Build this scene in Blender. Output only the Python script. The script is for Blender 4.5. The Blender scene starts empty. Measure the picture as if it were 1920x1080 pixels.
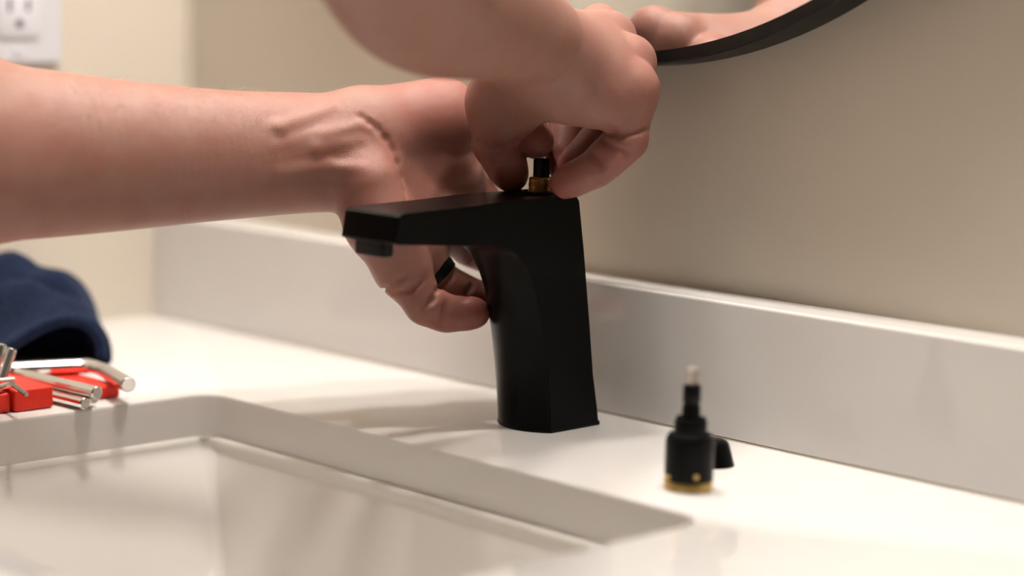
import bpy, bmesh, math, random
import numpy as np
from mathutils import Vector, Matrix

random.seed(7)
rng = np.random.default_rng(7)
SC = bpy.context.scene
COL = SC.collection
PI = math.pi

# ------------------------------------------------------------------ camera
CAM_POS = np.array((0.8019, -0.8202, 0.2347))
CAM_FWD = np.array((-0.706911, 0.694194, -0.135543))
CAM_RIGHT = np.array((0.697848, 0.715763, 0.026281))
CAM_UP = np.array((-0.115261, 0.076010, 0.990423))
cam_data = bpy.data.cameras.new('camera')
cam = bpy.data.objects.new('camera', cam_data)
COL.objects.link(cam)
M = Matrix.Identity(4)
for i in range(3):
    M[i][0], M[i][1], M[i][2], M[i][3] = CAM_RIGHT[i], CAM_UP[i], -CAM_FWD[i], CAM_POS[i]
cam.matrix_world = M
cam_data.sensor_width = 36.0
cam_data.lens = 36.0 * 3800 / 1920
cam_data.clip_start = 0.02
cam_data.dof.use_dof = True
cam_data.dof.focus_distance = 1.13
cam_data.dof.aperture_fstop = 2.4
SC.camera = cam

# ------------------------------------------------------------------ world and exposure
w = bpy.data.worlds.new('room_air'); SC.world = w
w.use_nodes = True
w.node_tree.nodes['Background'].inputs[0].default_value = (1.0, 0.92, 0.82, 1)
w.node_tree.nodes['Background'].inputs[1].default_value = 0.004
SC.view_settings.view_transform = 'Standard'
SC.view_settings.look = 'None'
SC.view_settings.gamma = 1.0
SC.view_settings.use_curve_mapping = False
SC.view_settings.exposure = 0.0
VANITY_POWER = 238.0      # emission strength of each frosted globe above the mirror
VANITY_X = (-0.17, 0.06, 0.29)
VANITY_Y, VANITY_Z = -0.035, 1.06
CEILING_POWER = 0.6

# ------------------------------------------------------------------ helpers
def mat(name, color=(.8, .8, .8), rough=.5, metal=0.0, spec=.5, coat=0.0, coat_rough=.1, sheen=0.0,
        noise=None, bump=None, trans=0.0, ior=1.45):
    m = bpy.data.materials.new(name); m.use_nodes = True
    nt = m.node_tree; p = nt.nodes['Principled BSDF']
    p.inputs['Base Color'].default_value = (*color, 1)
    p.inputs['Roughness'].default_value = rough
    p.inputs['Metallic'].default_value = metal
    p.inputs['Specular IOR Level'].default_value = spec
    p.inputs['Coat Weight'].default_value = coat
    p.inputs['Coat Roughness'].default_value = coat_rough
    p.inputs['Sheen Weight'].default_value = sheen
    p.inputs['Transmission Weight'].default_value = trans
    p.inputs['IOR'].default_value = ior
    tc = nt.nodes.new('ShaderNodeTexCoord')
    if noise:
        sc, c2, lo, hi = noise
        n = nt.nodes.new('ShaderNodeTexNoise'); n.inputs['Scale'].default_value = sc; n.inputs['Detail'].default_value = 4
        nt.links.new(tc.outputs['Object'], n.inputs['Vector'])
        r = nt.nodes.new('ShaderNodeMapRange'); r.inputs[1].default_value = lo; r.inputs[2].default_value = hi
        nt.links.new(n.outputs['Fac'], r.inputs[0])
        mx = nt.nodes.new('ShaderNodeMix'); mx.data_type = 'RGBA'
        mx.inputs[6].default_value = (*color, 1); mx.inputs[7].default_value = (*c2, 1)
        nt.links.new(r.outputs[0], mx.inputs[0]); nt.links.new(mx.outputs[2], p.inputs['Base Color'])
    if bump:
        sc, st, dist = bump
        n = nt.nodes.new('ShaderNodeTexNoise'); n.inputs['Scale'].default_value = sc; n.inputs['Detail'].default_value = 3
        nt.links.new(tc.outputs['Object'], n.inputs['Vector'])
        b = nt.nodes.new('ShaderNodeBump'); b.inputs['Strength'].default_value = st; b.inputs['Distance'].default_value = dist
        nt.links.new(n.outputs['Fac'], b.inputs['Height']); nt.links.new(b.outputs['Normal'], p.inputs['Normal'])
    return m

def obj(name, me, material=None, parent=None, smooth=None):
    if isinstance(me, bmesh.types.BMesh):
        bm = me; me = bpy.data.meshes.new(name)
        bmesh.ops.recalc_face_normals(bm, faces=bm.faces[:])
        bm.to_mesh(me); bm.free()
    o = bpy.data.objects.new(name, me); COL.objects.link(o)
    if material and not me.materials: me.materials.append(material)
    if parent: o.parent = parent
    if smooth is not None:
        me.polygons.foreach_set('use_smooth', [True] * len(me.polygons))
        if smooth < 180:
            me.set_sharp_from_angle(angle=math.radians(smooth))
    return o

def tag(o, label=None, cat=None, group=None, kind=None):
    if label: o['label'] = label
    if cat: o['category'] = cat
    if group: o['group'] = group
    if kind: o['kind'] = kind
    return o

def empty(name, loc):
    o = bpy.data.objects.new(name, None); COL.objects.link(o); o.location = loc; o.empty_display_size = .02
    return o

def put(o, root):
    """parent a mesh built in world coordinates to a root with an offset, keeping its place"""
    o.parent = root
    o.matrix_parent_inverse = Matrix.Translation(-Vector(root.location)) if root.type == 'EMPTY' else Matrix.Identity(4)
    return o

def bevel(o, width, seg=2, angle=35):
    m = o.modifiers.new('bevel', 'BEVEL'); m.width = width; m.segments = seg
    m.limit_method = 'ANGLE'; m.angle_limit = math.radians(angle); m.harden_normals = False
    return o

def box_bm(lo, hi, bm=None):
    bm = bm or bmesh.new()
    v = [bm.verts.new((x, y, z)) for x in (lo[0], hi[0]) for y in (lo[1], hi[1]) for z in (lo[2], hi[2])]
    for f in ((0, 1, 3, 2), (4, 6, 7, 5), (0, 4, 5, 1), (2, 3, 7, 6), (0, 2, 6, 4), (1, 5, 7, 3)):
        bm.faces.new([v[i] for i in f])
    return bm

def lathe_bm(profile, center=(0, 0, 0), axis=(0, 0, 1), n=40, bm=None, cap=True):
    """profile = [(radius, height)] turned about axis through center"""
    bm = bm or bmesh.new()
    ax = Vector(axis).normalized()
    q = Vector((0, 0, 1)).rotation_difference(ax)
    c = Vector(center); rings = []
    for r, h in profile:
        if r < 1e-6:
            rings.append([bm.verts.new(c + q @ Vector((0, 0, h)))])
        else:
            rings.append([bm.verts.new(c + q @ Vector((r * math.cos(2 * PI * k / n), r * math.sin(2 * PI * k / n), h))) for k in range(n)])
    for a, b in zip(rings[:-1], rings[1:]):
        for k in range(n):
            k2 = (k + 1) % n
            if len(a) == 1 and len(b) == 1: continue
            if len(a) == 1: bm.faces.new((a[0], b[k], b[k2]))
            elif len(b) == 1: bm.faces.new((a[k], a[k2], b[0]))
            else: bm.faces.new((a[k], a[k2], b[k2], b[k]))
    if cap:
        for rg in (rings[0], rings[-1]):
            if len(rg) > 1: bm.faces.new(rg)
    return bm

def tube_bm(pts, r, n=12, bm=None, hexed=False):
    """a bar of radius r (number or list) swept along a polyline, ends closed"""
    bm = bm or bmesh.new()
    P = [Vector(p) for p in pts]; rs = r if isinstance(r, (list, tuple)) else [r] * len(P)
    t0 = (P[1] - P[0]).normalized()
    nrm = t0.cross(Vector((0, 0, 1)))
    if nrm.length < .01: nrm = t0.cross(Vector((1, 0, 0)))
    nrm.normalize(); rings = []
    for i, p in enumerate(P):
        t = (P[min(i + 1, len(P) - 1)] - P[max(i - 1, 0)]).normalized()
        nrm = (nrm - t * nrm.dot(t)).normalized(); b = t.cross(nrm)
        rings.append([bm.verts.new(p + (nrm * math.cos(2 * PI * k / n) + b * math.sin(2 * PI * k / n)) * rs[i]) for k in range(n)])
    for a, b in zip(rings[:-1], rings[1:]):
        for k in range(n):
            bm.faces.new((a[k], a[(k + 1) % n], b[(k + 1) % n], b[k]))
    bm.faces.new(rings[0]); bm.faces.new(rings[-1])
    return bm

def arc(p0, p1, p2, n=8):
    """quadratic bend p0 -> p2 pulled to p1"""
    a, b, c = (Vector(p) for p in (p0, p1, p2))
    return [tuple(a * (1 - t) ** 2 + b * 2 * t * (1 - t) + c * t * t) for t in (i / n for i in range(n + 1))]

def rrect(x0, x1, y0, y1, r, n=8):
    pts = []
    for cx, cy, a0 in ((x1 - r, y1 - r, 0), (x0 + r, y1 - r, 90), (x0 + r, y0 + r, 180), (x1 - r, y0 + r, 270)):
        for k in range(n + 1):
            a = math.radians(a0 + 90 * k / n)
            pts.append((cx + r * math.cos(a), cy + r * math.sin(a)))
    return pts

# ------------------------------------------------------------------ materials
m_wall = mat('wall_paint', (.58, .525, .445), .5, spec=.4, noise=(9, (.565, .51, .432), .3, .7), bump=(420, .06, .0006))
m_room = mat('wall_paint_dimmed', (.16, .155, .13), .6)  # room-side walls coloured dark to stand in for a dim room and cut bounce
m_ceil = mat('ceiling_paint', (.75, .72, .67), .8)
m_floor = mat('floor_tile', (.30, .27, .24), .5, noise=(6, (.26, .24, .21), .3, .7))
m_quartz = mat('white_quartz', (.71, .69, .672), .03, spec=.5, noise=(160, (.70, .68, .662), .55, .8))
m_porc = mat('sink_porcelain', (.73, .705, .672), .12, spec=.5)
m_caulk = mat('caulk', (.62, .54, .45), .6)
m_black = mat('matte_black', (.0026, .0026, .0026), .28, spec=.10, noise=(60, (.0030, .0029, .0028), .4, .7))
m_blackgloss = mat('black_plastic', (.003, .003, .003), .38, spec=.16)
m_brass = mat('brass', (.60, .42, .16), .32, metal=1.0, noise=(150, (.42, .28, .09), .4, .7))
m_clear = mat('clear_plastic', (.85, .74, .66), .2, trans=.85)
m_mirror = mat('mirror_silver', (.88, .88, .87), .01, metal=1.0)
m_frame = mat('black_frame', (.005, .004, .004), .4, spec=.2, noise=(80, (.009, .008, .007), .4, .6))
m_plate = mat('outlet_plastic', (.56, .56, .60), .35)
m_slot = mat('outlet_slot', (.06, .055, .05), .7)
m_red = mat('red_plastic', (.78, .030, .012), .4, spec=.4, noise=(90, (.72, .024, .010), .4, .7))
m_chrome = mat('chrome', (.80, .79, .78), .16, metal=1.0)
m_steel = mat('dark_steel', (.30, .28, .26), .3, metal=1.0)
m_shirt = mat('grey_shirt_cloth', (.055, .055, .05), .9, sheen=.2, bump=(900, .3, .001))
m_nail = mat('fingernail', (.38, .19, .145), .28, spec=.5)
m_hair = mat('arm_hair', (.42, .27, .16), .5)
m_headhair = mat('brown_hair', (.05, .03, .02), .6)
m_opal = bpy.data.materials.new('opal_globe'); m_opal.use_nodes = True

def emit(name, col, strength):
    m = bpy.data.materials.new(name); m.use_nodes = True
    nt = m.node_tree; nt.nodes.clear()
    e = nt.nodes.new('ShaderNodeEmission'); e.inputs[0].default_value = (*col, 1); e.inputs[1].default_value = strength
    o = nt.nodes.new('ShaderNodeOutputMaterial'); nt.links.new(e.outputs[0], o.inputs[0])
    return m
m_globe = emit('lit_globe', (1.0, .935, .865), VANITY_POWER)
m_panel = emit('ceiling_fill_glow', (1.0, .93, .85), CEILING_POWER)

def skin_material():
    m = bpy.data.materials.new('skin'); m.use_nodes = True
    nt = m.node_tree; p = nt.nodes['Principled BSDF']; L = nt.links
    tc = nt.nodes.new('ShaderNodeTexCoord')
    at = nt.nodes.new('ShaderNodeAttribute'); at.attribute_name = 'flush'
    n1 = nt.nodes.new('ShaderNodeTexNoise'); n1.inputs['Scale'].default_value = 55; n1.inputs['Detail'].default_value = 5
    L.new(tc.outputs['Object'], n1.inputs['Vector'])
    mr = nt.nodes.new('ShaderNodeMapRange'); mr.inputs[1].default_value = .35; mr.inputs[2].default_value = .68
    L.new(n1.outputs['Fac'], mr.inputs[0])
    ad = nt.nodes.new('ShaderNodeMath'); ad.operation = 'MULTIPLY_ADD'; ad.inputs[1].default_value = .35
    L.new(mr.outputs[0], ad.inputs[0]); L.new(at.outputs['Fac'], ad.inputs[2])
    mx = nt.nodes.new('ShaderNodeMix'); mx.data_type = 'RGBA'
    mx.inputs[6].default_value = (.305, .160, .124, 1); mx.inputs[7].default_value = (.27, .086, .067, 1)
    L.new(ad.outputs[0], mx.inputs[0]); L.new(mx.outputs[2], p.inputs['Base Color'])
    p.inputs['Roughness'].default_value = .43
    p.inputs['Specular IOR Level'].default_value = .35
    p.inputs['Subsurface Weight'].default_value = .35
    p.inputs['Subsurface Radius'].default_value = (1.0, .32, .18)
    p.inputs['Subsurface Scale'].default_value = .006
    v = nt.nodes.new('ShaderNodeTexVoronoi'); v.inputs['Scale'].default_value = 1300; v.feature = 'DISTANCE_TO_EDGE'
    L.new(tc.outputs['Object'], v.inputs['Vector'])
    n2 = nt.nodes.new('ShaderNodeTexNoise'); n2.inputs['Scale'].default_value = 160; n2.inputs['Detail'].default_value = 4
    L.new(tc.outputs['Object'], n2.inputs['Vector'])
    a2 = nt.nodes.new('ShaderNodeMath'); a2.operation = 'ADD'
    L.new(v.outputs['Distance'], a2.inputs[0]); L.new(n2.outputs['Fac'], a2.inputs[1])
    b = nt.nodes.new('ShaderNodeBump'); b.inputs['Strength'].default_value = .26; b.inputs['Distance'].default_value = .0013
    L.new(a2.outputs[0], b.inputs['Height']); L.new(b.outputs['Normal'], p.inputs['Normal'])
    return m
m_skin = skin_material()

# ------------------------------------------------------------------ room shell
WY, WX = .078, -.465          # back wall (mirror wall) and left wall
FZ, CZ = -.87, 1.58
def slab(name, lo, hi, m):
    return tag(obj(name, box_bm(lo, hi), m), kind='structure')
slab('wall_back', (WX - .1, WY, FZ), (2.6, WY + .1, CZ), m_wall)
slab('wall_left', (WX - .1, -3.6, FZ), (WX, WY, CZ), m_wall)
slab('wall_right', (2.6, -3.6, FZ), (2.7, WY + .1, CZ), m_room)
slab('wall_front', (WX - .1, -3.7, FZ), (2.7, -3.6, CZ), m_room)
slab('floor', (WX - .1, -3.7, FZ - .1), (2.7, WY + .1, FZ), m_floor)
slab('ceiling', (WX - .1, -3.7, CZ), (2.7, WY + .1, CZ + .1), m_ceil)
# caulk bead in the corner of the two walls
tag(obj('trim_1', tube_bm([(WX + .001, WY - .001, .0775), (WX + .001, WY - .001, CZ)], .003, 8), m_wall, smooth=60), kind='structure')

# ------------------------------------------------------------------ counter, splash, sink
HX0, HX1, HY0, HY1 = -.190, .2045, -.385, -.0995
CT = .0265
bm = bmesh.new()
cx0, cx1, cy0, cy1 = WX, .56, -.475, WY
def ring(off, z, r=.017):
    return [bm.verts.new((x, y, z)) for x, y in rrect(HX0 - off, HX1 + off, HY0 - off, HY1 + off, r + off, 10)]
rings = [ring(.0014, 0), ring(.0006, -.0003), ring(.0001, -.0010), ring(0, -.0020), ring(0, -CT)]
for a, b in zip(rings[:-1], rings[1:]):
    for k in range(len(a)):
        k2 = (k + 1) % len(a)
        bm.faces.new((a[k], b[k], b[k2], a[k2]))
def rect(z):
    return [bm.verts.new(p) for p in ((cx0, cy0, z), (cx1, cy0, z), (cx1, cy1, z), (cx0, cy1, z))]
rt, rb = rect(0), rect(-CT)
for k in range(4):
    bm.faces.new((rt[k], rt[(k + 1) % 4], rb[(k + 1) % 4], rb[k]))
def cover(inner, outer):
    ed = []
    for loop in (inner, outer):
        for k in range(len(loop)):
            a, b = loop[k], loop[(k + 1) % len(loop)]
            ed.append(bm.edges.get((a, b)) or bm.edges.new((a, b)))
    bmesh.ops.triangle_fill(bm, edges=ed, use_beauty=True)
cover(rings[0], rt); cover(rings[-1], rb)
counter = obj('countertop', bm, m_quartz, smooth=30)
tag(counter, 'glossy white quartz countertop with a rectangular sink cutout', 'countertop')

bm = box_bm((WX, .0465, .0006), (.56, WY, .0774))
bs = bevel(obj('backsplash', bm, m_quartz), .0016, 3)
tag(bs, 'low white quartz backsplash strip running along the beige wall', 'backsplash')
tag(obj('trim_2', box_bm((WX, .0462, -.0004), (.56, .0475, .0006)), m_caulk), kind='structure')

bm = bmesh.new()
prof = [(.012, -CT), (.012, -CT - .012), (.003, -CT - .012)]
lev = [(.0065, .0040, -CT + .0002, .016), (.0065, .0040, -CT - .004, .016), (.0060, .0040, -CT - .007, .016), (.0040, .0030, -.0385, .016), (.0, .0010, -.0425, .016),
       (-.0140, -.0065, -.0640, .014), (-.0340, -.0170, -.0960, .016), (-.0440, -.0240, -.1120, .020), (-.0540, -.0320, -.1220, .024), (-.0680, -.0460, -.1270, .026), (-.1000, -.0780, -.1290, .024)]
rg = [[bm.verts.new((x, y, z)) for x, y in rrect(HX0 - o, HX1 + o, HY0 - p, HY1 + p, r, 10)] for o, p, z, r in lev]
for a, b in zip(rg[:-1], rg[1:]):
    for k in range(len(a)):
        k2 = (k + 1) % len(a); bm.faces.new((a[k], a[k2], b[k2], b[k]))
bm.faces.new(rg[-1])
sink = obj('sink_basin', bm, m_porc, smooth=50)
so = sink.modifiers.new('wall', 'SOLIDIFY'); so.thickness = .008; so.offset = 1 if False else -1
bead = [(x, y, -CT - .0003) for x, y in rrect(HX0 - .0004, HX1 + .0004, HY0 - .0004, HY1 + .0004, .0166, 10)]
obj('sealant_bead', tube_bm(bead + bead[:2], .0011, 6), mat('sealant', (.80, .76, .68), .4), sink, smooth=180)
tag(sink, 'white rectangular undermount sink basin below the countertop', 'sink')

# ------------------------------------------------------------------ faucet
def faucet():
    root = empty('faucet', (0, 0, 0))
    tag(root, 'matte black single hole bathroom faucet with long flat spout, handle removed', 'faucet')
    Wd = .0215
    # side outline (y, z, bulge towards the outside)
    pts = [(.0190, .0, .004), (.0172, .010, .004), (.0128, .0308, .004), (.0083, .062, .004), (.0021, .102, .004), (-.0030, .1302, .004),
           (-.0050, .1327, .002), (-.0269, .1333, 0), (-.0588, .1325, 0), (-.0872, .1312, 0), (-.1330, .1298, 0),
           (-.1352, .1291, .0006), (-.1366, .1278, .0010), (-.1378, .1205, .0012), (-.1388, .1152, .0012), (-.1384, .1142, .0010), (-.1366, .1137, .0006),
           (-.1100, .1118, 0), (-.0850, .1100, 0), (-.0700, .1090, .0005), (-.0620, .1079, .001), (-.0555, .1058, .002), (-.0490, .1018, .003), (-.0432, .0958, .004),
           (-.0385, .0892, .005), (-.0345, .0805, .006), (-.0318, .0720, .007), (-.0290, .0610, .008), (-.0262, .0480, .0085), (-.0236, .0320, .009), (-.0214, .0150, .0095), (-.0200, .0, .0095)]
    n = len(pts)
    ctr = []
    for i, (y, z, b) in enumerate(pts):
        y0, z0, _ = pts[i - 1]; y1, z1, _ = pts[(i + 1) % n]
        if i == 0: y0, z0 = pts[0][:2]
        if i == n - 1: y1, z1 = pts[-1][:2]
        t = Vector((y1 - y0, z1 - z0)).normalized()
        nn = Vector((t.y, -t.x))           # outward for this winding
        if i in (0, n - 1): nn = Vector((1 if i == 0 else -1, 0))
        ctr.append((Vector((y, z)), nn, b))
    bm = bmesh.new(); NX = 26; rows = []
    for c, nn, b in ctr:
        row = []
        front = len(rows) > 18
        for k in range(NX + 1):
            s = -1 + 2 * (k - 2) / (NX - 4)
            s = (-1, -.978, -.956)[k] if k < 3 else (.956, .978, 1)[k - NX + 2] if k > NX - 3 else s * .956
            bb = b * (1 - abs(s) ** 2.2)
            if front and k in (1, NX - 1): bb -= .0008
            q = c + nn * bb
            row.append(bm.verts.new((s * Wd, q.x, max(q.y, 0))))
        rows.append(row)
    for a, b in zip(rows, rows[1:] + rows[:1]):
        for k in range(NX):
            bm.faces.new((a[k], a[k + 1], b[k + 1], b[k]))
    for k in (0, NX):
        bm.faces.new([r[k] for r in rows])
    bmesh.ops.recalc_face_normals(bm, faces=bm.faces[:])
    body = obj('body', bm, m_black, root, smooth=28)
    bevel(body, .0007, 2, 40)
    # base gasket: same footprint a little wider
    bm = bmesh.new(); rg = []
    foot = [(-Wd, .0190)] + [(Wd * s, .0190 + .004 * (1 - abs(s) ** 2.2)) for s in np.linspace(-1, 1, 13)[1:-1]] + [(Wd, .0190), (Wd, -.0200)] + \
           [(Wd * s, -.0200 - .0095 * (1 - abs(s) ** 2.2)) for s in np.linspace(1, -1, 17)[1:-1]] + [(-Wd, -.0200)]
    for off, z in ((.0003, .0001), (.0005, .0011), (.0003, .0020), (.0001, .0026)):
        rg.append([bm.verts.new((x * (1 + off / Wd), (y + .004) * (1 + off / .0270) - .004, z)) for x, y in foot])
    for a, b in zip(rg[:-1], rg[1:]):
        for k in range(len(a)):
            k2 = (k + 1) % len(a); bm.faces.new((a[k], a[k2], b[k2], b[k]))
    bm.faces.new(rg[0]); bm.faces.new(rg[-1])
    obj('base_gasket', bm, m_blackgloss, root, smooth=40)
    # aerator block below the tip
    bm = bmesh.new(); rg = []
    for off, z in ((0, .1150), (0, .1072), (-.0006, .1062), (-.0016, .1059)):
        rg.append([bm.verts.new((x, y, z)) for x, y in rrect(-.0120 - off, .0120 + off, -.1386 - off, -.1306 + off, .0022, 6)])
    for a, b in zip(rg[:-1], rg[1:]):
        for k in range(len(a)):
            k2 = (k + 1) % len(a); bm.faces.new((a[k], a[k2], b[k2], b[k]))
    bm.faces.new(rg[0]); bm.faces.new(rg[-1])
    obj('aerator', bm, m_blackgloss, root, smooth=40)
    # recessed ring round the valve hole
    bm = lathe_bm([(.0085, .1318), (.0130, .1318), (.0130, .1342), (.0122, .1347), (.0090, .1347), (.0085, .1340)], (0, -.0140, 0), n=36, cap=False)
    obj('valve_collar', bm, m_black, root, smooth=35)
    return root
faucet()

# valve stem being screwed into the top
def valve():
    c = (.0002, -.0122, .1335)
    root = empty('valve_stem', c)
    tag(root, 'brass threaded valve with black square stem held between fingertips on the faucet', 'valve')
    prof = [(.0, 0), (.0066, 0)]
    z = .0008
    for k in range(6):
        prof += [(.0066, z), (.0072, z + .0003), (.0072, z + .0006), (.0066, z + .0009)]; z += .0012
    prof += [(.0068, z + .0004), (.0060, z + .0010), (.0, z + .0010)]
    obj('threaded_sleeve', lathe_bm(prof, (0, 0, 0), n=32), m_brass, root, smooth=30)
    bm = bmesh.new(); rg = []
    for h, r in ((z, .0036), (z + .0108, .0036), (z + .0114, .0032)):
        rg.append([bm.verts.new((x, y, h)) for x, y in rrect(-r, r, -r, r, .0012, 4)])
    for a, b in zip(rg[:-1], rg[1:]):
        for k in range(len(a)):
            k2 = (k + 1) % len(a); bm.faces.new((a[k], a[k2], b[k2], b[k]))
    bm.faces.new(rg[0]); bm.faces.new(rg[-1])
    obj('stem', bm, m_blackgloss, root, smooth=40)
valve()

# ------------------------------------------------------------------ loose cartridge and cap on the counter
def cartridge():
    root = empty('faucet_cartridge', (.1575, -.0600, 0))
    tag(root, 'small black faucet cartridge with gold base standing on the white counter', 'cartridge')
    obj('brass_base', lathe_bm([(.0, 0), (.0115, 0), (.0122, .0006), (.0122, .0042), (.0119, .0050), (.0, .0050)], n=40), m_brass, root, smooth=35)
    bm = lathe_bm([(.0, .0048), (.0122, .0048), (.0123, .0060), (.0123, .0240), (.0119, .0262), (.0106, .0282), (.0086, .0290), (.0, .0290)], n=40)
    obj('barrel', bm, m_blackgloss, root, smooth=35)
    bm = lathe_bm([(.0, .0288), (.0082, .0288), (.0083, .0300), (.0083, .0345), (.0076, .0356), (.0, .0356)], n=36)
    obj('collar', bm, m_blackgloss, root, smooth=35)
    for k in range(2):
        a = math.radians(35 + 180 * k)
        bm = box_bm((-.0015, -.0010, .0350), (.0015, .0010, .0372))
        o = obj('index_tab', bm, m_blackgloss, root); o.rotation_euler.z = a
        o.location = (.0058 * math.cos(a), .0058 * math.sin(a), 0); bevel(o, .0003)
    bm = lathe_bm([(.0, .0355), (.0048, .0355), (.0046, .0420), (.0041, .0428), (.0041, .0440), (.0046, .0448), (.0045, .0520), (.0038, .0530), (.0, .0530)], n=30)
    obj('stem', bm, m_blackgloss, root, smooth=35)
    bm = lathe_bm([(.0, .0529), (.0026, .0529), (.0026, .0580), (.0032, .0590), (.0032, .0606), (.0024, .0616), (.0, .0618)], n=24)
    obj('clear_tip', bm, m_clear, root, smooth=35)
    for k, (a, z, s) in enumerate(((-118, .0062, .0018), (-102, .0070, .0012), (-32, .0085, .0016))):
        r = .01235; a = math.radians(a)
        bm = lathe_bm([(s, -.0002), (s * .9, .0003), (0, .0004)], (r * math.cos(a), r * math.sin(a), z), (math.cos(a), math.sin(a), 0), 14)
        obj('worn_spot', bm, m_brass, root, smooth=60)
cartridge()
bm = lathe_bm([(.0, .0140), (.0060, .0138), (.0080, .0130), (.0092, .0115), (.0108, .0060), (.0122, .0010), (.0126, 0), (.0112, 0), (.0098, .0060), (.0080, .0112), (.0, .0118)], n=44)
cap = obj('screw_cap', bm, m_black, smooth=40)
cap.location = (.1285, -.0082, 0)
tag(cap, 'black domed cap lying on the counter behind the gold based cartridge', 'cap')

# ------------------------------------------------------------------ round mirror
def mirror():
    R, mx, mz, yf = .33, -.0080, .5420, .0530
    root = empty('round_mirror', (mx, WY, mz))
    tag(root, 'round wall mirror with thin black metal frame above the backsplash', 'mirror')
    bm = bmesh.new(); N = 160
    prof = [(R, yf + .006), (R - .0004, yf), (R + .0064, yf - .0004), (R + .0074, yf + .0006), (R + .0074, WY), (R - .004, WY), (R - .004, yf + .006)]
    rg = [[bm.verts.new((r * math.cos(2 * PI * k / N), y - WY, r * math.sin(2 * PI * k / N))) for k in range(N)] for r, y in prof]
    for i in range(len(rg)):
        a, b = rg[i], rg[(i + 1) % len(rg)]
        for k in range(N):
            k2 = (k + 1) % N; bm.faces.new((a[k], a[k2], b[k2], b[k]))
    obj('frame', bm, m_frame, root, smooth=35)
    bm = bmesh.new()
    a = [bm.verts.new(((R + .0005) * math.cos(2 * PI * k / N), yf + .0045 - WY, (R + .0005) * math.sin(2 * PI * k / N))) for k in range(N)]
    b = [bm.verts.new(((R + .0005) * math.cos(2 * PI * k / N), yf + .009 - WY, (R + .0005) * math.sin(2 * PI * k / N))) for k in range(N)]
    bm.faces.new(a); bm.faces.new(b)
    for k in range(N): bm.faces.new((a[k], a[(k + 1) % N], b[(k + 1) % N], b[k]))
    obj('mirror_glass', bm, m_mirror, root)
mirror()

# ------------------------------------------------------------------ outlet on the left wall
def outlet():
    yc, zc = -.0715, .2460
    root = empty('wall_outlet', (WX, yc, zc))
    tag(root, 'white electrical outlet plate on the left wall above the arm', 'outlet')
    bm = box_bm((.0002, -.0355, -.0575), (.0055, .0355, .0575))
    bevel(obj('cover_plate', bm, m_plate, root), .0025, 3)
    for zz in (-.0205, .0205):
        bm = bmesh.new(); rg = []
        for x, o in ((.0050, 0), (.0068, 0), (.0073, -.0008)):
            rg.append([bm.verts.new((x, y, z + zz)) for y, z in rrect(-.0170 - o, .0170 + o, -.0190 - o, .0190 + o, .004, 5)])
        for a, b in zip(rg[:-1], rg[1:]):
            for k in range(len(a)):
                k2 = (k + 1) % len(a); bm.faces.new((a[k], a[k2], b[k2], b[k]))
        bm.faces.new(rg[-1])
        rc = obj('receptacle', bm, m_plate, root, smooth=40)
        for yy, hh in ((-.0072, .0048), (.0072, .0040)):
            obj('slot', box_bm((.0068, yy - .0014, zz - hh + .004), (.0075, yy + .0014, zz + hh + .004)), m_slot, rc)
        bm = lathe_bm([(.0, .0068), (.0030, .0068), (.0030, .0075), (0, .0075)], (0, 0, 0), (1, 0, 0), 20)
        bmesh.ops.translate(bm, verts=bm.verts[:], vec=(0, .0004, zz - .0090))
        obj('ground_hole', bm, m_slot, rc)
    for zz in (-.0485, .0485):
        bm = lathe_bm([(.0033, .0050), (.0033, .0060), (.0028, .0064), (0, .0066)], (0, 0, 0), (1, 0, 0), 18)
        bmesh.ops.translate(bm, verts=bm.verts[:], vec=(0, 0, zz))
        obj('screw', bm, m_plate, root, smooth=40)
outlet()

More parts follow.
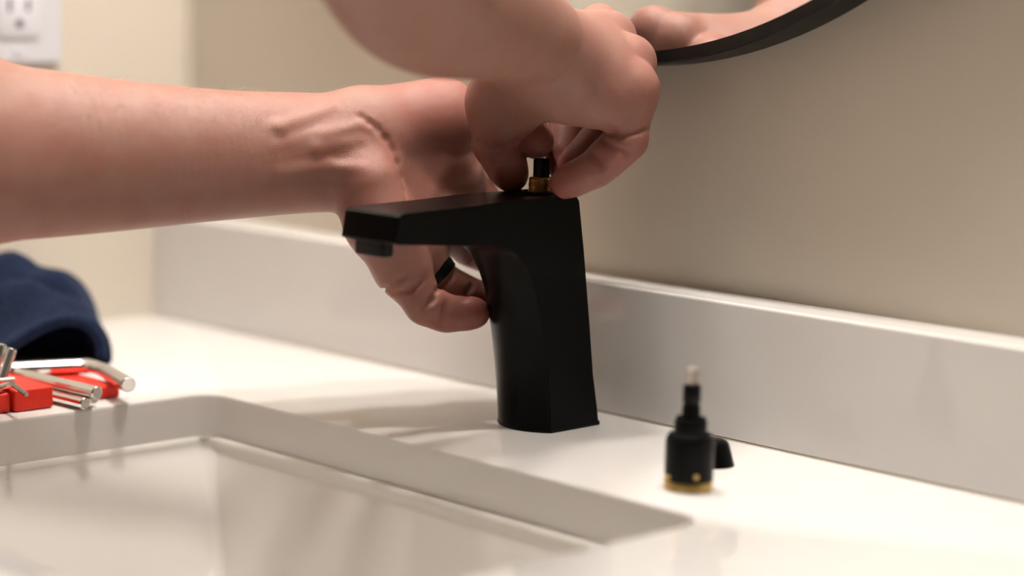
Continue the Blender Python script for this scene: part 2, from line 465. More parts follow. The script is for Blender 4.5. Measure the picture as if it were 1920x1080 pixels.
# ------------------------------------------------------------------ towel
def towel():
    O = np.array((-0.2958, -0.1105, 0.0000)); s = np.array((.698, .716, 0)); s /= np.linalg.norm(s); t = np.array((s[1], -s[0], 0))
    NU, NV = 70, 36
    V = []
    for j in range(NV):
        f = j / (NV - 1); v = -.100 * f
        sm = f * f * (3 - 2 * f); q = min(1, f / .55); q = q * q * (3 - 2 * q)
        H = (.0285 + .0235 * q) * (1 - min(1, max(0, (f - .62) / .33)) ** 2 * .99)
        ur = .0005 - .016 * q + .010 * sm - .0203 * f
        Wc = .020 + .016 * q
        for i in range(NU):
            g = i / (NU - 1)
            if g < .42:
                a = g / .42 * PI / 2
                uu = ur + .0025 * math.sin(a * 2) - Wc * (1 - math.cos(a)); zz = H * math.sin(a) ** .8
            else:
                d = (g - .42) / .58
                uu = ur - Wc - .098 * d
                fall = H * max(0, 1 - (d * .098 / .050) ** 1.6)
                top = H + min(1, H / .03) * (.006 * math.sin(d * 7 + 1.2) * min(1, d * 6) + .006 * d)
                zz = max(.0004, fall * (1 - q) + top * q * min(1, (1 - d) / .12))
            zz += min(1, zz / .015) * (.0022 * q * math.sin(uu * 160 + v * 90) + .0016 * q * math.sin(v * 210 + uu * 60))
            # a soft crease running down the right end
            cr = math.exp(-((v + .040) / .006) ** 2); zz -= .30 * zz * cr * math.exp(-((g - .30) / .18) ** 2)
            V.append(O + s * uu + t * v + np.array((0, 0, max(zz, .0068 if i == 0 or (j > 31 and i < 6) else .0016))))
    F = [(j * NU + i, j * NU + i + 1, (j + 1) * NU + i + 1, (j + 1) * NU + i) for j in range(NV - 1) for i in range(NU - 1)]
    me = bpy.data.meshes.new('navy_towel'); me.from_pydata([tuple(p) for p in V], [], F)
    m = mat('navy_terry', (.006, .011, .030), .95, spec=.1, sheen=.18, noise=(260, (.012, .020, .048), .35, .7))
    nt = m.node_tree; p = nt.nodes['Principled BSDF']
    p.inputs['Sheen Tint'].default_value = (.35, .45, .75, 1)
    n = nt.nodes.new('ShaderNodeTexNoise'); n.inputs['Scale'].default_value = 420
    tc = nt.nodes.new('ShaderNodeTexCoord'); nt.links.new(tc.outputs['Object'], n.inputs['Vector'])
    b = nt.nodes.new('ShaderNodeBump'); b.inputs['Strength'].default_value = .8; b.inputs['Distance'].default_value = .003
    nt.links.new(n.outputs['Fac'], b.inputs['Height']); nt.links.new(b.outputs['Normal'], p.inputs['Normal'])
    o = obj('navy_towel', me, m, smooth=180)
    sd = o.modifiers.new('thick', 'SOLIDIFY'); sd.thickness = .0065; sd.offset = -1
    dgr = bpy.context.evaluated_depsgraph_get(); thick = bpy.data.meshes.new_from_object(o.evaluated_get(dgr))
    o.modifiers.clear(); o.data = thick
    for vv in thick.vertices: vv.co.z = max(vv.co.z, .0002)
    tag(o, 'crumpled navy blue terry towel on the counter by the left wall', 'towel')
    # stitched hem along the front lip
    hem = [tuple(np.maximum(V[i] + t * .0012 + np.array((0, 0, .0030)), (-9, -9, .0042))) for i in range(2, 62)]
    cv, cf = [], []  # sheet added inside the towel to block light showing through the hollow
    for i in range(NU):
        p = V[13 * NU + i]
        for g in range(5):
            cv.append((p[0] - t[0] * .006 * math.sin(g / 4 * PI), p[1] - t[1] * .006 * math.sin(g / 4 * PI), .0010 + (p[2] - .0002) * g / 4))
    for i in range(NU - 1):
        for g in range(4): cf.append((i * 5 + g, i * 5 + g + 1, i * 5 + g + 6, i * 5 + g + 5))
    mu = bpy.data.meshes.new('hollow_blocker'); mu.from_pydata(cv, [], cf); obj('hollow_blocker', mu, m, o, smooth=180)
    h = obj('hem', tube_bm(hem, .0036, 8), m, smooth=180); put(h, o)
towel()

# ------------------------------------------------------------------ red hex key holders and chrome keys
def holder(name, lo, hi, label, grooves):
    root = empty(name, (lo[0], lo[1], 0)); tag(root, label, 'tool holder', 'red hex key holders by the sink')
    L = [h - l for l, h in zip(lo, hi)]
    bevel(obj('case', box_bm((0, 0, lo[2]), (L[0], L[1], hi[2])), m_red, root), .0016, 3)
    for gy in grooves:
        o = obj('rib', box_bm((.004, gy - .0012, hi[2] - .0004), (L[0] - .004, gy + .0012, hi[2] + .0008)), m_red, root); bevel(o, .0004)
    return root
holder('hex_key_holder', (-.272, -.2265, .0003), (-.2042, -.2010, .0132), 'red plastic hex key holder with square end nearest the sink edge', ())
holder('hex_key_holder', (-.272, -.2620, .0003), (-.2060, -.2280, .0118), 'red plastic hex key holder cut off by the left picture edge', ())
holder('hex_key_holder', (-.300, -.1740, .0003), (-.2085, -.1530, .0080), 'low red plastic hex key holder under the bent chrome bar', ())

def key(pts, r, label, m=m_chrome, n=6):
    p0 = Vector(pts[0]); rel = [tuple(Vector(p) - p0) for p in pts]
    o = obj('hex_key', tube_bm(rel, r, n), m); o.location = p0
    o.data.polygons.foreach_set('use_smooth', [False] * len(o.data.polygons)); bevel(o, r * .15, 1)
    tag(o, label, 'hex key', 'chrome hex keys at the red holders')
    return o
key([(-.270, -.1925, .0105), (-0.1820, -0.1859, 0.0105)], .0040, 'thick chrome hex key whose end overhangs the sink edge, uppermost of the three', n=12)
key([(-.270, -.1965, .0042), (-0.1864, -0.1913, 0.0042)], .0036, 'chrome hex key lying lowest beside the red block with its end at the sink edge', n=12)
key([(-.270, -.1845, .0042), (-0.1911, -0.1819, 0.0055)], .0034, 'chrome hex key lying flat behind the thick overhanging one', n=12)
pA, pB, pC, pD = (-0.2717, -0.2109, 0.0128), (-0.2508, -0.1540, 0.0128), (-0.2471, -0.1458, 0.0128), (-0.1836, -0.1638, 0.0125)
key([pA, pB] + arc(pB, pC, (-0.2265, -0.1516, 0.0128), 6)[1:] + [pD], .0046, 'thick bent chrome bar resting over the low red holder', n=12)
key([(-0.2263, -0.2334, 0.0150), (-0.2235, -0.2154, 0.0150)], .0022, 'short chrome hex key end lying on the left red holder', n=10)
key([(-0.2016, -0.2476, 0.0142), (-0.2140, -0.2234, 0.0145)], .0026, 'second short chrome key end lying in front of the first on the left red holder', n=10)
key([(-0.2082, -0.2268, 0.0170), (-0.1814, -0.2325, 0.0150)], .0015, 'thin dark steel hex key slanting down over the gap between red holders', m_steel)
key([(-0.2410, -0.2195, 0.0074), (-0.2432, -0.2146, 0.0224), (-0.2442, -0.2107, 0.0327)], .0026, 'upright hex key with bright rounded end in front of the navy towel', n=10)
key([(-0.2340, -0.2194, 0.0085), (-0.2350, -0.2138, 0.0204), (-0.2356, -0.2094, 0.0312)], .0029, 'upright hex key right of the other one in front of the navy towel', n=10)

# ------------------------------------------------------------------ vanity lamp over the mirror and added ceiling fill light
def vanity_lamp():
    xc = sum(VANITY_X) / 3
    root = empty('vanity_lamp', (xc, WY, VANITY_Z)); tag(root, 'three globe vanity lamp on the wall above the round mirror', 'lamp')
    bevel(obj('back_plate', box_bm((-.34, -.02, -.05), (.34, 0, .05)), m_frame, root), .003)
    for x in VANITY_X:
        dx, dy = x - xc, VANITY_Y - WY
        obj('arm', tube_bm([(dx, -.01, 0), (dx, dy, 0), (dx, dy, -.03)], .008, 10), m_frame, root)
        obj('globe', lathe_bm([(0, -.045)] + [(.045 * math.cos(a), .045 * math.sin(a)) for a in np.linspace(-PI / 2, PI / 2, 15)[1:-1]] + [(0, .045)], (dx, dy, -.072), n=24), m_globe, root, smooth=180)
vanity_lamp()
cp = empty('ceiling_fill', (.3, -1.2, CZ)); tag(cp, 'added flat round ceiling fill light in the middle of the room', 'lamp')  # unseen fill light, added to lift the room a little
obj('rim', lathe_bm([(.17, 0), (.17, -.03), (.155, -.03), (.155, 0)], n=40, cap=False), m_frame, cp, smooth=40)
obj('diffuser', lathe_bm([(.155, -.004), (.155, -.025), (0, -.027)], n=40, cap=False), m_panel, cp)

# ------------------------------------------------------------------ the person: signed distance fields turned into one mesh
def smin(a, b, k):
    h = np.maximum(k - np.abs(a - b), 0) / k
    return np.minimum(a, b) - h * h * k * .25

class Field:
    def __init__(self, lo, hi, h):
        self.lo = np.array(lo, float); self.h = h
        self.n = np.ceil((np.array(hi) - self.lo) / h).astype(int) + 1
        self.T = np.full(self.n, .5, np.float32)
        self.P = None
    def region(self, pts, pad):
        pts = np.array(pts); a = np.floor((pts.min(0) - pad - self.lo) / self.h).astype(int); b = np.ceil((pts.max(0) + pad - self.lo) / self.h).astype(int) + 1
        a = np.clip(a, 0, self.n); b = np.clip(b, 0, self.n)
        ax = [(self.lo[i] + np.arange(a[i], b[i]) * self.h).astype(np.float32) for i in range(3)]
        return (slice(a[0], b[0]), slice(a[1], b[1]), slice(a[2], b[2])), ax
    @staticmethod
    def cone(ax, a, b, r1, r2, flat=None):
        a = np.array(a, float); b = np.array(b, float)
        X, Y, Z = ax[0][:, None, None] - a[0], ax[1][None, :, None] - a[1], ax[2][None, None, :] - a[2]
        ba = b - a
        if flat is not None:
            n, s = flat; n = np.array(n, float); n /= np.linalg.norm(n); g = 1 / s - 1
            c = (X * n[0] + Y * n[1] + Z * n[2]) * g
            X, Y, Z = X + c * n[0], Y + c * n[1], Z + c * n[2]
            ba = ba + n * (ba @ n) * g
        L = ba @ ba
        t = np.clip((X * ba[0] + Y * ba[1] + Z * ba[2]) / max(L, 1e-12), 0, 1)
        d = np.sqrt((X - t * ba[0]) ** 2 + (Y - t * ba[1]) ** 2 + (Z - t * ba[2]) ** 2) - (r1 + (r2 - r1) * t)
        if flat is not None: d = d * (flat[1] ** .5)
        return d.astype(np.float32)
    def add(self, a, b, r1, r2, k=.01, flat=None):
        sl, ax = self.region([a, b], max(r1, r2) + k + 3 * self.h)
        self.T[sl] = smin(self.T[sl], self.cone(ax, a, b, r1, r2, flat), k)
    def chain(self, pts, rs, k=.01, flat=None):
        for i in range(len(pts) - 1): self.add(pts[i], pts[i + 1], rs[i], rs[i + 1], k, flat)
    def limb(self, pts, rs, k=.01, flat=None, n=14):
        """a smooth tapering limb through the joints"""
        P = np.array(pts, float); r = np.array(rs, float)
        P = np.vstack([2 * P[0] - P[1], P, 2 * P[-1] - P[-2]]); r = np.concatenate([[2 * r[0] - r[1]], r, [2 * r[-1] - r[-2]]])
        pp, rr = [], []
        for i in range(1, len(P) - 2):
            for t in np.arange(n) / n:
                c = np.array((-t + 2 * t * t - t ** 3, 2 - 5 * t * t + 3 * t ** 3, t + 4 * t * t - 3 * t ** 3, -t * t + t ** 3)) / 2
                pp.append(c @ P[i - 1:i + 3]); rr.append(c @ r[i - 1:i + 3])
        pp.append(P[-2]); rr.append(r[-2])
        sl, ax = self.region(pp, max(rr) + k + 3 * self.h)
        D = None
        for i in range(len(pp) - 1):
            d = self.cone(ax, pp[i], pp[i + 1], rr[i], rr[i + 1], flat)
            D = d if D is None else np.minimum(D, d)
        self.T[sl] = smin(self.T[sl], D, k)
    def freeze(self): self.P = self.T.copy()
    def finger(self, pts, rs, k=.006, pads=True):
        """one finger: blends with the palm, stays apart from the other fingers"""
        sl, ax = self.region(pts, max(rs) + k + 4 * self.h)
        D = None
        for i in range(len(pts) - 1):
            a, b = np.array(pts[i]), np.array(pts[i + 1])
            d = self.cone(ax, a, b, rs[i], rs[i + 1])
            if i and pads:      # soft pad in the middle of every phalanx
                m1, m2 = a * .68 + b * .32, a * .30 + b * .70
                d = smin(d, self.cone(ax, m1, m2, (rs[i] + rs[i + 1]) * .512, (rs[i] + rs[i + 1]) * .505), .003)
            if D is None: root = d      # only the root melts into the palm; the rest folds against it
            D = d if D is None else smin(D, d, .0022)
        self.T[sl] = np.minimum(np.minimum(self.T[sl], smin(self.P[sl], root, k)), D)
    def carve(self, pts, r=.0008, k=.0022):
        for a, b in zip(pts[:-1], pts[1:]):
            sl, ax = self.region([a, b], r + k + 3 * self.h)
            d = self.cone(ax, a, b, r, r)
            self.T[sl] = -smin(-self.T[sl], d, k)
    def surf(self, p):
        """first point of the surface met when going through p along the viewing direction"""
        p = np.array(p); d = p - CAM_POS; d /= np.linalg.norm(d)
        q = p + d * np.arange(-.10, .06, .0005)[:, None]
        i = np.clip(np.round((q - self.lo) / self.h).astype(int), 0, np.array(self.T.shape) - 1)
        v = self.T[tuple(i.T)]; k = np.argmax(v < .0004)
        return q[k] if v[k] < .0004 else p
    def groove(self, pts, r=.0003, k=.0022):
        pts = [self.surf(p) for p in pts]
        q = [p for a, b in zip(pts[:-1], pts[1:]) for p in (a, self.surf((a + b) / 2))] + [pts[-1]]
        self.carve(q, r, k)
    def ridge(self, pts, r):
        pts = [self.surf(p) for p in pts]
        pts = [p + VIEW * (r + .0015) for p in pts]; m = len(pts) - 1
        for i in range(m): self.add(pts[i], pts[i + 1], r * (.4 if i == 0 else 1), r * (.5 if i == m - 1 else 1), .0065)
    def mesh(self):
        T = self.T; h = self.h
        ins = T < 0
        c = np.zeros(np.array(T.shape) - 1, np.int8)
        for dx in (0, 1):
            for dy in (0, 1):
                for dz in (0, 1):
                    c += ins[dx:T.shape[0] - 1 + dx, dy:T.shape[1] - 1 + dy, dz:T.shape[2] - 1 + dz]
        act = (c > 0) & (c < 8)
        I = np.argwhere(act); idx = np.full(act.shape, -1, np.int32); idx[act] = np.arange(len(I))
        corner = np.array([(i, j, k) for i in (0, 1) for j in (0, 1) for k in (0, 1)])
        val = np.stack([T[tuple((I + q).T)] for q in corner], 1)
        acc = np.zeros((len(I), 3)); cnt = np.zeros(len(I))
        for e0 in range(8):
            for e1 in range(e0 + 1, 8):
                if np.abs(corner[e0] - corner[e1]).sum() != 1: continue
                a, b = val[:, e0], val[:, e1]; s = (a < 0) != (b < 0)
                t = np.where(s, a / np.where(s, a - b, 1), 0)
                p = corner[e0] + t[:, None] * (corner[e1] - corner[e0])
                acc += p * s[:, None]; cnt += s
        V = self.lo + (I + acc / cnt[:, None]) * h
        Q = []
        for ax in range(3):
            o1, o2 = [a for a in range(3) if a != ax]
            A = [slice(1, -1)] * 3; A[ax] = slice(0, -1); B = list(A); B[ax] = slice(1, None)
            A2 = tuple(A); B2 = tuple(B)
            s = ins[A2] != ins[B2]
            J = np.argwhere(s); off = np.ones(3, int); off[ax] = 0; J = J + off
            def cell(d1, d2):
                q = J.copy(); q[:, o1] -= d1; q[:, o2] -= d2
                return idx[tuple(q.T)]
            q = np.stack([cell(1, 1), cell(0, 1), cell(0, 0), cell(1, 0)], 1)
            flip = ins[tuple(J.T)]
            if ax == 1: flip = ~flip
            q[~flip] = q[~flip][:, ::-1]
            Q.append(q)
        return V, np.concatenate(Q)

def relax(V, Q, it=3):
    E = np.concatenate([Q[:, [0, 1]], Q[:, [1, 2]], Q[:, [2, 3]], Q[:, [3, 0]]])
    for k in range(it):
        for lam in (.5, -.52):
            S = np.zeros_like(V); n = np.zeros(len(V))
            for i in (0, 1):
                for c in range(3): S[:, c] += np.bincount(E[:, i], V[E[:, 1 - i], c], len(V))
                n += np.bincount(E[:, i], minlength=len(V))
            V = V + lam * (S / np.maximum(n, 1)[:, None] - V)
    return V

VIEW = CAM_FWD

# ---- left arm: comes from the left behind the spout, palm turned to the sink's right end
LW = (-0.0854, -0.0832, 0.1522)
L_el, L_sh = (-0.1458, -0.3025, 0.1557), (-.285, -.51, .47)
L = Field((-.265, -.405, .02), (.02, .06, .275), .001)
nl = VIEW
L.limb([L_el, (-0.1288, -0.2210, 0.1522), (-0.1086, -0.1588, 0.1517), (-0.0957, -0.1096, 0.1523), LW], [.0492, .0418, .0362, .0340, .0334], .02, (nl, .74))
L.limb([L_el, tuple(np.array(L_el) * .86 + np.array(L_sh) * .14)], [.0445, .0455], .02)
# thenar, hypothenar, palm
L.add((-0.0817, -0.0708, 0.1670), (-0.0709, -0.0242, 0.1722), .0220, .0232, .014, (nl, .9))
L.add((-0.0642, -0.0850, 0.1364), (-0.0567, -0.0815, 0.1144), .0190, .0186, .011)
L.add((-0.0586, -0.0806, 0.1141), (-0.0511, -0.0707, 0.0895), .0182, .0148, .010)
L.add((-0.0816, -0.0664, 0.1450), (-0.0681, -0.0165, 0.1380), .0205, .0180, .012, (nl, .7))
L.add((-0.0800, -0.0717, 0.1392), (-0.0582, -0.0514, 0.0997), .018, .0140, .012)
L.add((-0.0843, -0.0641, 0.1416), (-0.0617, -0.0299, 0.1095), .018, .0140, .012)
L.add((-0.0890, -0.0562, 0.1472), (-0.0739, -0.0111, 0.1373), .018, .0140, .012)
# wrist tendons and the hand's heel crease
for pts, r in (([(-0.1575, -0.0848, 0.1511), (-0.1361, -0.0617, 0.1582), (-0.1172, -0.0408, 0.1662)], .0022), ([(-0.1699, -0.0989, 0.1441), (-0.1375, -0.0645, 0.1510), (-0.1200, -0.0456, 0.1566)], .0026), ([(-0.1513, -0.0814, 0.1366), (-0.1319, -0.0608, 0.1405), (-0.1162, -0.0451, 0.1392)], .0020), ([(-0.1760, -0.1023, 0.1583), (-0.1543, -0.0794, 0.1623), (-0.1336, -0.0560, 0.1740)], .0016)):
    L.ridge(pts, r * .8)
L.groove([(-0.1207, -0.0436, 0.1704), (-0.1129, -0.0369, 0.1638), (-0.1048, -0.0311, 0.1516), (-0.0990, -0.0282, 0.1361), (-0.0948, -0.0273, 0.1189)], .0001, .0042)
L.freeze()
L_pinky = [(-0.0511, -0.0707, 0.0895), (-0.0401, -0.0619, 0.0694), (-0.0337, -0.0508, 0.0635), (-0.0264, -0.0361, 0.0638)]
L_ring = [(-0.0608, -0.0543, 0.0984), (-0.0496, -0.0383, 0.0778), (-0.0453, -0.0237, 0.0710), (-0.0388, -0.0066, 0.0657)]
L_mid = [(-0.0627, -0.0307, 0.1110), (-0.0601, -0.0106, 0.0973), (-0.0515, 0.0026, 0.0907), (-0.0423, 0.0116, 0.0885)]
L_idx = [(-0.0813, -0.0061, 0.1423), (-0.0722, 0.0058, 0.1260), (-0.0617, 0.0131, 0.1087), (-0.0513, 0.0199, 0.1042)]
L_thumb = [(-0.0738, -0.0215, 0.1714), (-0.0707, 0.0066, 0.1667), (-0.0671, 0.0166, 0.1553)]
L.finger(L_pinky, [.0142, .0116, .0099, .0088], .008)
L.finger(L_ring, [.0138, .0108, .0098, .0090], .008)
L.finger(L_mid, [.0140, .0112, .0104, .0094], .008)
L.finger(L_idx, [.0140, .0122, .0108, .0096], .008)
L.finger(L_thumb, [.0180, .0125, .0100], .010)

for pts in ([(-0.0956, -0.0383, 0.0665), (-0.0894, -0.0316, 0.0686), (-0.0856, -0.0271, 0.0722), (-0.0840, -0.0248, 0.0754)], [(-0.0850, -0.0301, 0.0530), (-0.0820, -0.0261, 0.0585), (-0.0790, -0.0221, 0.0630), (-0.0778, -0.0203, 0.0659)],
            [(-0.0729, -0.0187, 0.0485), (-0.0722, -0.0166, 0.0560), (-0.0722, -0.0151, 0.0633)], [(-0.0777, -0.0196, 0.0690), (-0.0737, -0.0141, 0.0761), (-0.0724, -0.0120, 0.0802)],
            [(-0.0658, -0.0082, 0.0651), (-0.0643, -0.0059, 0.0695), (-0.0630, -0.0038, 0.0733)], [(-0.0659, -0.0044, 0.0852), (-0.0634, -0.0005, 0.0922)],
            [(-0.1009, -0.0434, 0.0685), (-0.0962, -0.0379, 0.0715), (-0.0910, -0.0313, 0.0783)]):
    L.groove(pts, .0006, .0032)

# ---- right arm: comes over from the near side, hand bent down over the valve
R_el, R_sh = (0.1296, -0.2418, 0.2843), (.14, -.52, .47)
RW = (0.0309, -0.0522, 0.2209)
R = Field((-.09, -.335, .10), (.19, .075, .345), .001)
R.limb([R_el, (0.0766, -0.1735, 0.2466), (0.0493, -0.1034, 0.2317), RW], [.0455, .0415, .0325, .0265], .02)
R.add((0.0180, -0.0452, 0.2135), (0.0259, -0.0154, 0.1994), .0235, .0215, .014)
R.add((-0.0096, -0.0338, 0.1941), (0.0174, -0.0168, 0.1923), .0165, .0165, .012)
R.add((0.0220, -0.0364, 0.2007), (0.0395, -0.0067, 0.1880), .0165, .0165, .012)
R.add((-0.0039, -0.0313, 0.1997), (-0.0222, -0.0274, 0.1825), .0180, .0148, .010)
R_mcp = dict(p=(0.0448, 0.0111, 0.1922), r=(0.0319, 0.0223, 0.2063), m=(0.0112, 0.0282, 0.2188), i=(-0.0037, 0.0341, 0.2239))
for q, r in (('p', .0142), ('r', .0143), ('m', .0142), ('i', .0130)):
    R.add((0.0259, -0.0305, 0.2110), R_mcp[q], .022, r, .010)
R.add((-0.0178, -0.0255, 0.1842), (-0.0153, -0.0214, 0.1771), .0140, .0130, .010)
R.add((-0.0158, -0.0218, 0.1777), (0.0040, -0.0215, 0.1864), .0130, .0125, .008)
# extensor tendons and raised knuckles on the back of the hand
for q, s in (('p', .0105), ('r', .0108), ('m', .0108), ('i', .0100)):
    c = np.array(R_mcp[q]); up = np.array((.30, .15, .94)); c = c + up / np.linalg.norm(up) * .0050
    R.add(c, c, s, s, .006)
R.freeze()
R_pinky = [R_mcp['p'], (0.0451, 0.0091, 0.1657), (0.0336, -0.0029, 0.1494), (0.0209, -0.0148, 0.1403)]
R_ring = [R_mcp['r'], (0.0238, 0.0269, 0.1760), (0.0128, 0.0173, 0.1623), (0.0062, 0.0044, 0.1453)]
R_mid = [R_mcp['m'], (-0.0118, 0.0397, 0.1914), (-0.0127, 0.0202, 0.1701), (-0.0053, 0.0091, 0.1485)]
R_idx = [R_mcp['i'], (-0.0353, 0.0321, 0.2013), (-0.0295, -0.0032, 0.1748), (-0.0084, -0.0086, 0.1619)]
R_thumb = [(-0.0224, -0.0273, 0.1840), (-0.0257, -0.0237, 0.1603), (-0.0182, -0.0181, 0.1425)]
R.finger(R_pinky, [.0140, .0114, .0102, .0084], .008)
R.finger(R_ring, [.0140, .0106, .0096, .0086], .007)
R.finger(R_mid, [.0138, .0108, .0098, .0088], .007)
R.finger(R_idx, [.0128, .0112, .0106, .0102], .007)
R.finger(R_thumb, [.0152, .0132, .0100], .010)

for pts in ([(-0.0196, 0.0586, 0.1667), (-0.0117, 0.0660, 0.1632), (-0.0047, 0.0736, 0.1657), (-0.0002, 0.0789, 0.1693)], [(-0.0188, 0.0581, 0.1601), (-0.0123, 0.0638, 0.1550), (-0.0072, 0.0686, 0.1530)],
            [(-0.0228, 0.0526, 0.1524), (-0.0199, 0.0547, 0.1485), (-0.0169, 0.0569, 0.1439)], [(-0.0553, 0.0209, 0.1597), (-0.0583, 0.0169, 0.1546), (-0.0622, 0.0113, 0.1463)],
            [(-0.0696, 0.0058, 0.1567), (-0.0635, 0.0111, 0.1525), (-0.0591, 0.0156, 0.1520)]):
    R.groove(pts, .0007, .0034)

# ---- upper body, out of frame: head, neck, shoulders under a shirt
B = Field((-.42, -.78, -.5), (.32, -.20, .92), .007)
ch = (-.07, -.565, .30); nk = (-.07, -.54, .55); hd = (-.07, -.49, .70)
B.add((-.07, -.60, -.40), (-.07, -.60, -.05), .135, .130, .05, ((0, 1, 0), .72))
B.add((-.07, -.60, -.05), ch, .130, .150, .05, ((0, 1, 0), .72))
B.add((-.22, -.545, .45), (.08, -.545, .45), .065, .065, .05)
B.add(ch, (-.07, -.545, .46), .13, .07, .05, ((0, 1, 0), .75))
B.add(nk, hd, .058, .056, .03)
B.add((-.07, -.50, .755), (-.07, -.47, .72), .088, .080, .03, ((1, 0, 0), .84))
B.add((-.07, -.455, .68), (-.07, -.425, .655), .050, .030, .03)
B.add((-.07, -.392, .735), (-.07, -.372, .70), .010, .015, .012)
for sx in (-1, 1):
    B.add((-.07 + sx * .072, -.50, .73), (-.07 + sx * .078, -.50, .69), .018, .012, .010, ((1, 0, 0), .5))
    B.add((-.07 + sx * .045, -.405, .757), (-.07 + sx * .018, -.398, .757), .010, .009, .010)
    B.add(L_sh if sx < 0 else R_sh, (-.07 + sx * .10, -.55, .47), .055, .06, .04)
B.chain([L_sh, tuple(np.array(L_el) * .93 + np.array(L_sh) * .07)], [.055, .0435], .02)
B.chain([R_sh, R_el], [.055, .0452], .02)

V_all, Q_all, off = [], [], 0
for fld, it in ((L, 12), (R, 8), (B, 2)):
    v, q = fld.mesh(); v = relax(v, q, it)
    V_all.append(v); Q_all.append(q + off); off += len(v)
V = np.concatenate(V_all); Q = np.concatenate(Q_all)
me = bpy.data.meshes.new('person')
me.vertices.add(len(V)); me.vertices.foreach_set('co', V.ravel().astype(np.float32))
me.loops.add(Q.size); me.loops.foreach_set('vertex_index', Q.ravel().astype(np.int32))
me.polygons.add(len(Q)); me.polygons.foreach_set('loop_start', np.arange(0, Q.size, 4, dtype=np.int32))
me.polygons.foreach_set('use_smooth', np.ones(len(Q), bool))
me.update(calc_edges=True); me.validate()
# blood flush: redder knuckles, fingertips and palm
fl = np.zeros(len(V), np.float32)
def flush(p, r, a):
    d = np.linalg.norm(V - np.array(p), axis=1); fl[:] = np.maximum(fl, a * np.exp(-(d / r) ** 2))
for f in (L_pinky, L_ring, L_mid, L_idx, R_pinky, R_ring, R_mid, R_idx, L_thumb, R_thumb):
    for p, a in zip(f, (.45, .6, .7, .95)): flush(p, .019, a)
flush((-0.0683, -0.0738, 0.1113), .03, .7); flush((-0.0645, -0.0292, 0.1727), .035, .55); flush((-0.0754, -0.0755, 0.1397), .03, .6)
for p in np.linspace(np.array(L.surf((-0.0947, -0.0126, 0.1937))), np.array(L.surf((-0.0855, -0.0038, 0.1906))), 16): flush(p, .0009, 1.0)   # a fresh scratch at the thumb base
at_ = me.attributes.new('flush', 'FLOAT', 'POINT'); at_.data.foreach_set('value', fl)
person = obj('person', me, m_skin)
tag(person, 'person in grey shirt with bare forearms, fingers pinching the valve on the black faucet', 'person')

# fingernails on the backs of the fingertips
def nail(chain, rs, wd=.0046, ln=.0085):
    a, b = np.array(chain[-2]), np.array(chain[-1]); d = (b - a) / np.linalg.norm(b - a)
    n = a - (np.array(chain[-3]) + b) / 2; n = n - d * (n @ d); n /= np.linalg.norm(n); l = np.cross(d, n)
    r = rs[-1]; vs = []; NU, NV = 7, 6
    for i in range(NU):
        for j in range(NV):
            u = (i / (NU - 1) - 1.05) * ln; ang = (j / (NV - 1) - .5) * 2 * wd / r
            e = abs(i / (NU - 1) - .5) * 2; ang *= 1 - .22 * e ** 4
            lift = r + .00035 - max(0, u - .001) * .10 - .0004 * max(0, -(u + .002)) / .002
            vs.append(b + d * u + (n * math.cos(ang) + l * math.sin(ang)) * lift)
    fs = [(i * NV + j, i * NV + j + 1, (i + 1) * NV + j + 1, (i + 1) * NV + j) for i in range(NU - 1) for j in range(NV - 1)]
    m = bpy.data.meshes.new('fingernail'); m.from_pydata([tuple(v) for v in vs], [], fs)
    o = obj('fingernail', m, m_nail, person, smooth=180)
    s = o.modifiers.new('thick', 'SOLIDIFY'); s.thickness = .0006; s.offset = 0
nail(R_pinky, [.0084], .0040, .0070); nail(R_ring, [.0086]); nail(R_thumb, [.0104], .0062, .011); nail(R_idx, [.0102])

# shirt: a child of the body
S = Field((-.42, -.78, -.46), (.30, -.26, .60), .008)
S.add((-.07, -.60, -.42), (-.07, -.60, -.05), .148, .140, .05, ((0, 1, 0), .74))
S.add((-.07, -.60, -.05), ch, .140, .162, .05, ((0, 1, 0), .74))
S.add((-.22, -.545, .45), (.08, -.545, .45), .075, .075, .05)
S.add(ch, (-.07, -.545, .47), .14, .085, .05, ((0, 1, 0), .78))
for e, s_ in ((L_el, L_sh), (R_el, R_sh)):
    e, s_ = np.array(e), np.array(s_)
    S.add(s_, s_ * .52 + e * .48, .068, .064, .03)
v, q = S.mesh(); v = relax(v, q, 2)
ms = bpy.data.meshes.new('shirt'); ms.from_pydata(v.tolist(), [], q.tolist())
obj('shirt', ms, m_shirt, person, smooth=180)
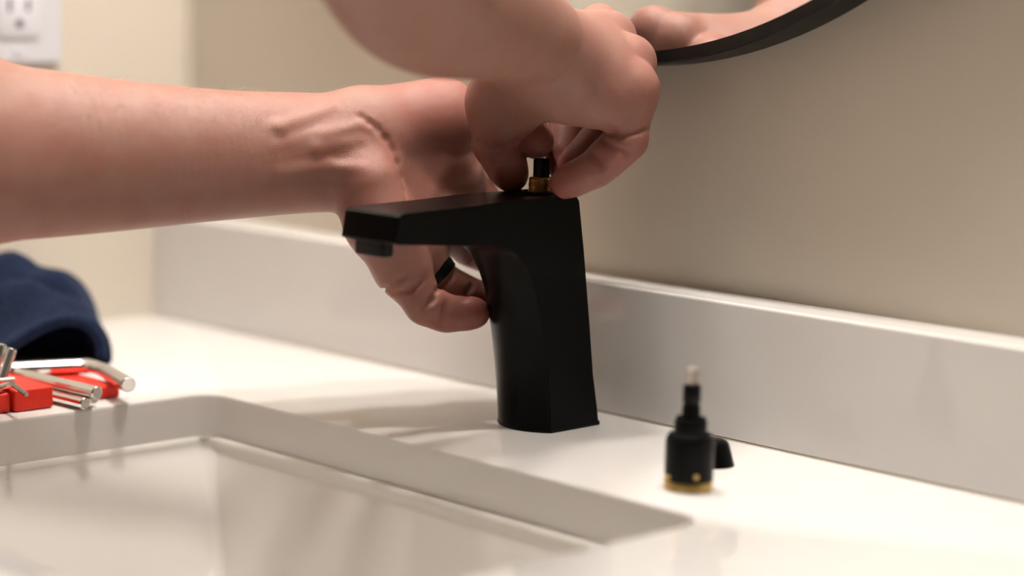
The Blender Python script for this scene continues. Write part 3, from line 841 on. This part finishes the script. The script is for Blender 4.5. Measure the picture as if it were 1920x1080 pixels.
# hair cap on the head
Hh = Field((-.18, -.62, .66), (.04, -.37, .88), .006)
Hh.add((-.07, -.512, .768), (-.07, -.487, .757), .094, .086, .03, ((1, 0, 0), .84))
v, q = Hh.mesh(); keep = v[:, 2] - (v[:, 1] + .48) * .5 > .735
idk = np.where(keep[q].all(1))[0]; used = np.unique(q[idk]); remap = np.zeros(len(v), int); remap[used] = np.arange(len(used))
mh = bpy.data.meshes.new('hair'); mh.from_pydata(v[used].tolist(), [], remap[q[idk]].tolist())
obj('hair', mh, m_headhair, person, smooth=180)

# black silicone ring on the left ring finger
a, b = np.array(L_ring[0]), np.array(L_ring[1]); dr = (b - a) / np.linalg.norm(b - a); c = a * .30 + b * .70
rr = .0114
bm = lathe_bm([(rr, -.0040), (rr + .0012, -.0036), (rr + .0016, 0), (rr + .0012, .0036), (rr, .0040), (rr - .003, .0036), (rr - .003, -.0036), (rr, -.0040)], c, dr, 40, cap=False)
tag(obj('ring', bm, m_blackgloss, person, smooth=60), 'plain black ring on the ring finger')

# fine hair on the forearms, far too many to count
vl = V_all[0]; el, wr = np.array(L_el), np.array(LW); ax_ = (wr - el) / np.linalg.norm(wr - el)
cand = np.where(((vl - el) @ ax_ > .0) & ((vl - wr) @ ax_ < -.05) & (vl[:, 2] > .165))[0]
sel = rng.choice(cand, 900, replace=False); hv, hf = [], []
cen = el + ((vl[sel] - el) @ ax_)[:, None] * ax_
for p, c in zip(vl[sel], cen):
    nrm = (p - c) / np.linalg.norm(p - c); d = ax_ * rng.uniform(.5, 1.1) + nrm * rng.uniform(.15, .6) + rng.normal(0, .3, 3)
    d /= np.linalg.norm(d); ln = rng.uniform(.004, .009); sd = np.cross(d, nrm); sd /= np.linalg.norm(sd); r_ = .00006
    i0 = len(hv); mid = p + d * ln * .55 + nrm * .0003
    hv += [p + sd * r_, p - sd * r_, p + nrm * r_, mid + sd * r_ * .7, mid - sd * r_ * .7, mid + nrm * r_ * .7, p + d * ln - nrm * .0006]
    hf += [(i0, i0 + 1, i0 + 4, i0 + 3), (i0 + 1, i0 + 2, i0 + 5, i0 + 4), (i0 + 2, i0, i0 + 3, i0 + 5), (i0 + 3, i0 + 4, i0 + 6), (i0 + 4, i0 + 5, i0 + 6), (i0 + 5, i0 + 3, i0 + 6)]
mh = bpy.data.meshes.new('arm_hair'); mh.from_pydata([tuple(x) for x in hv], [], hf)
tag(obj('arm_hair', mh, m_hair, person), kind='stuff')
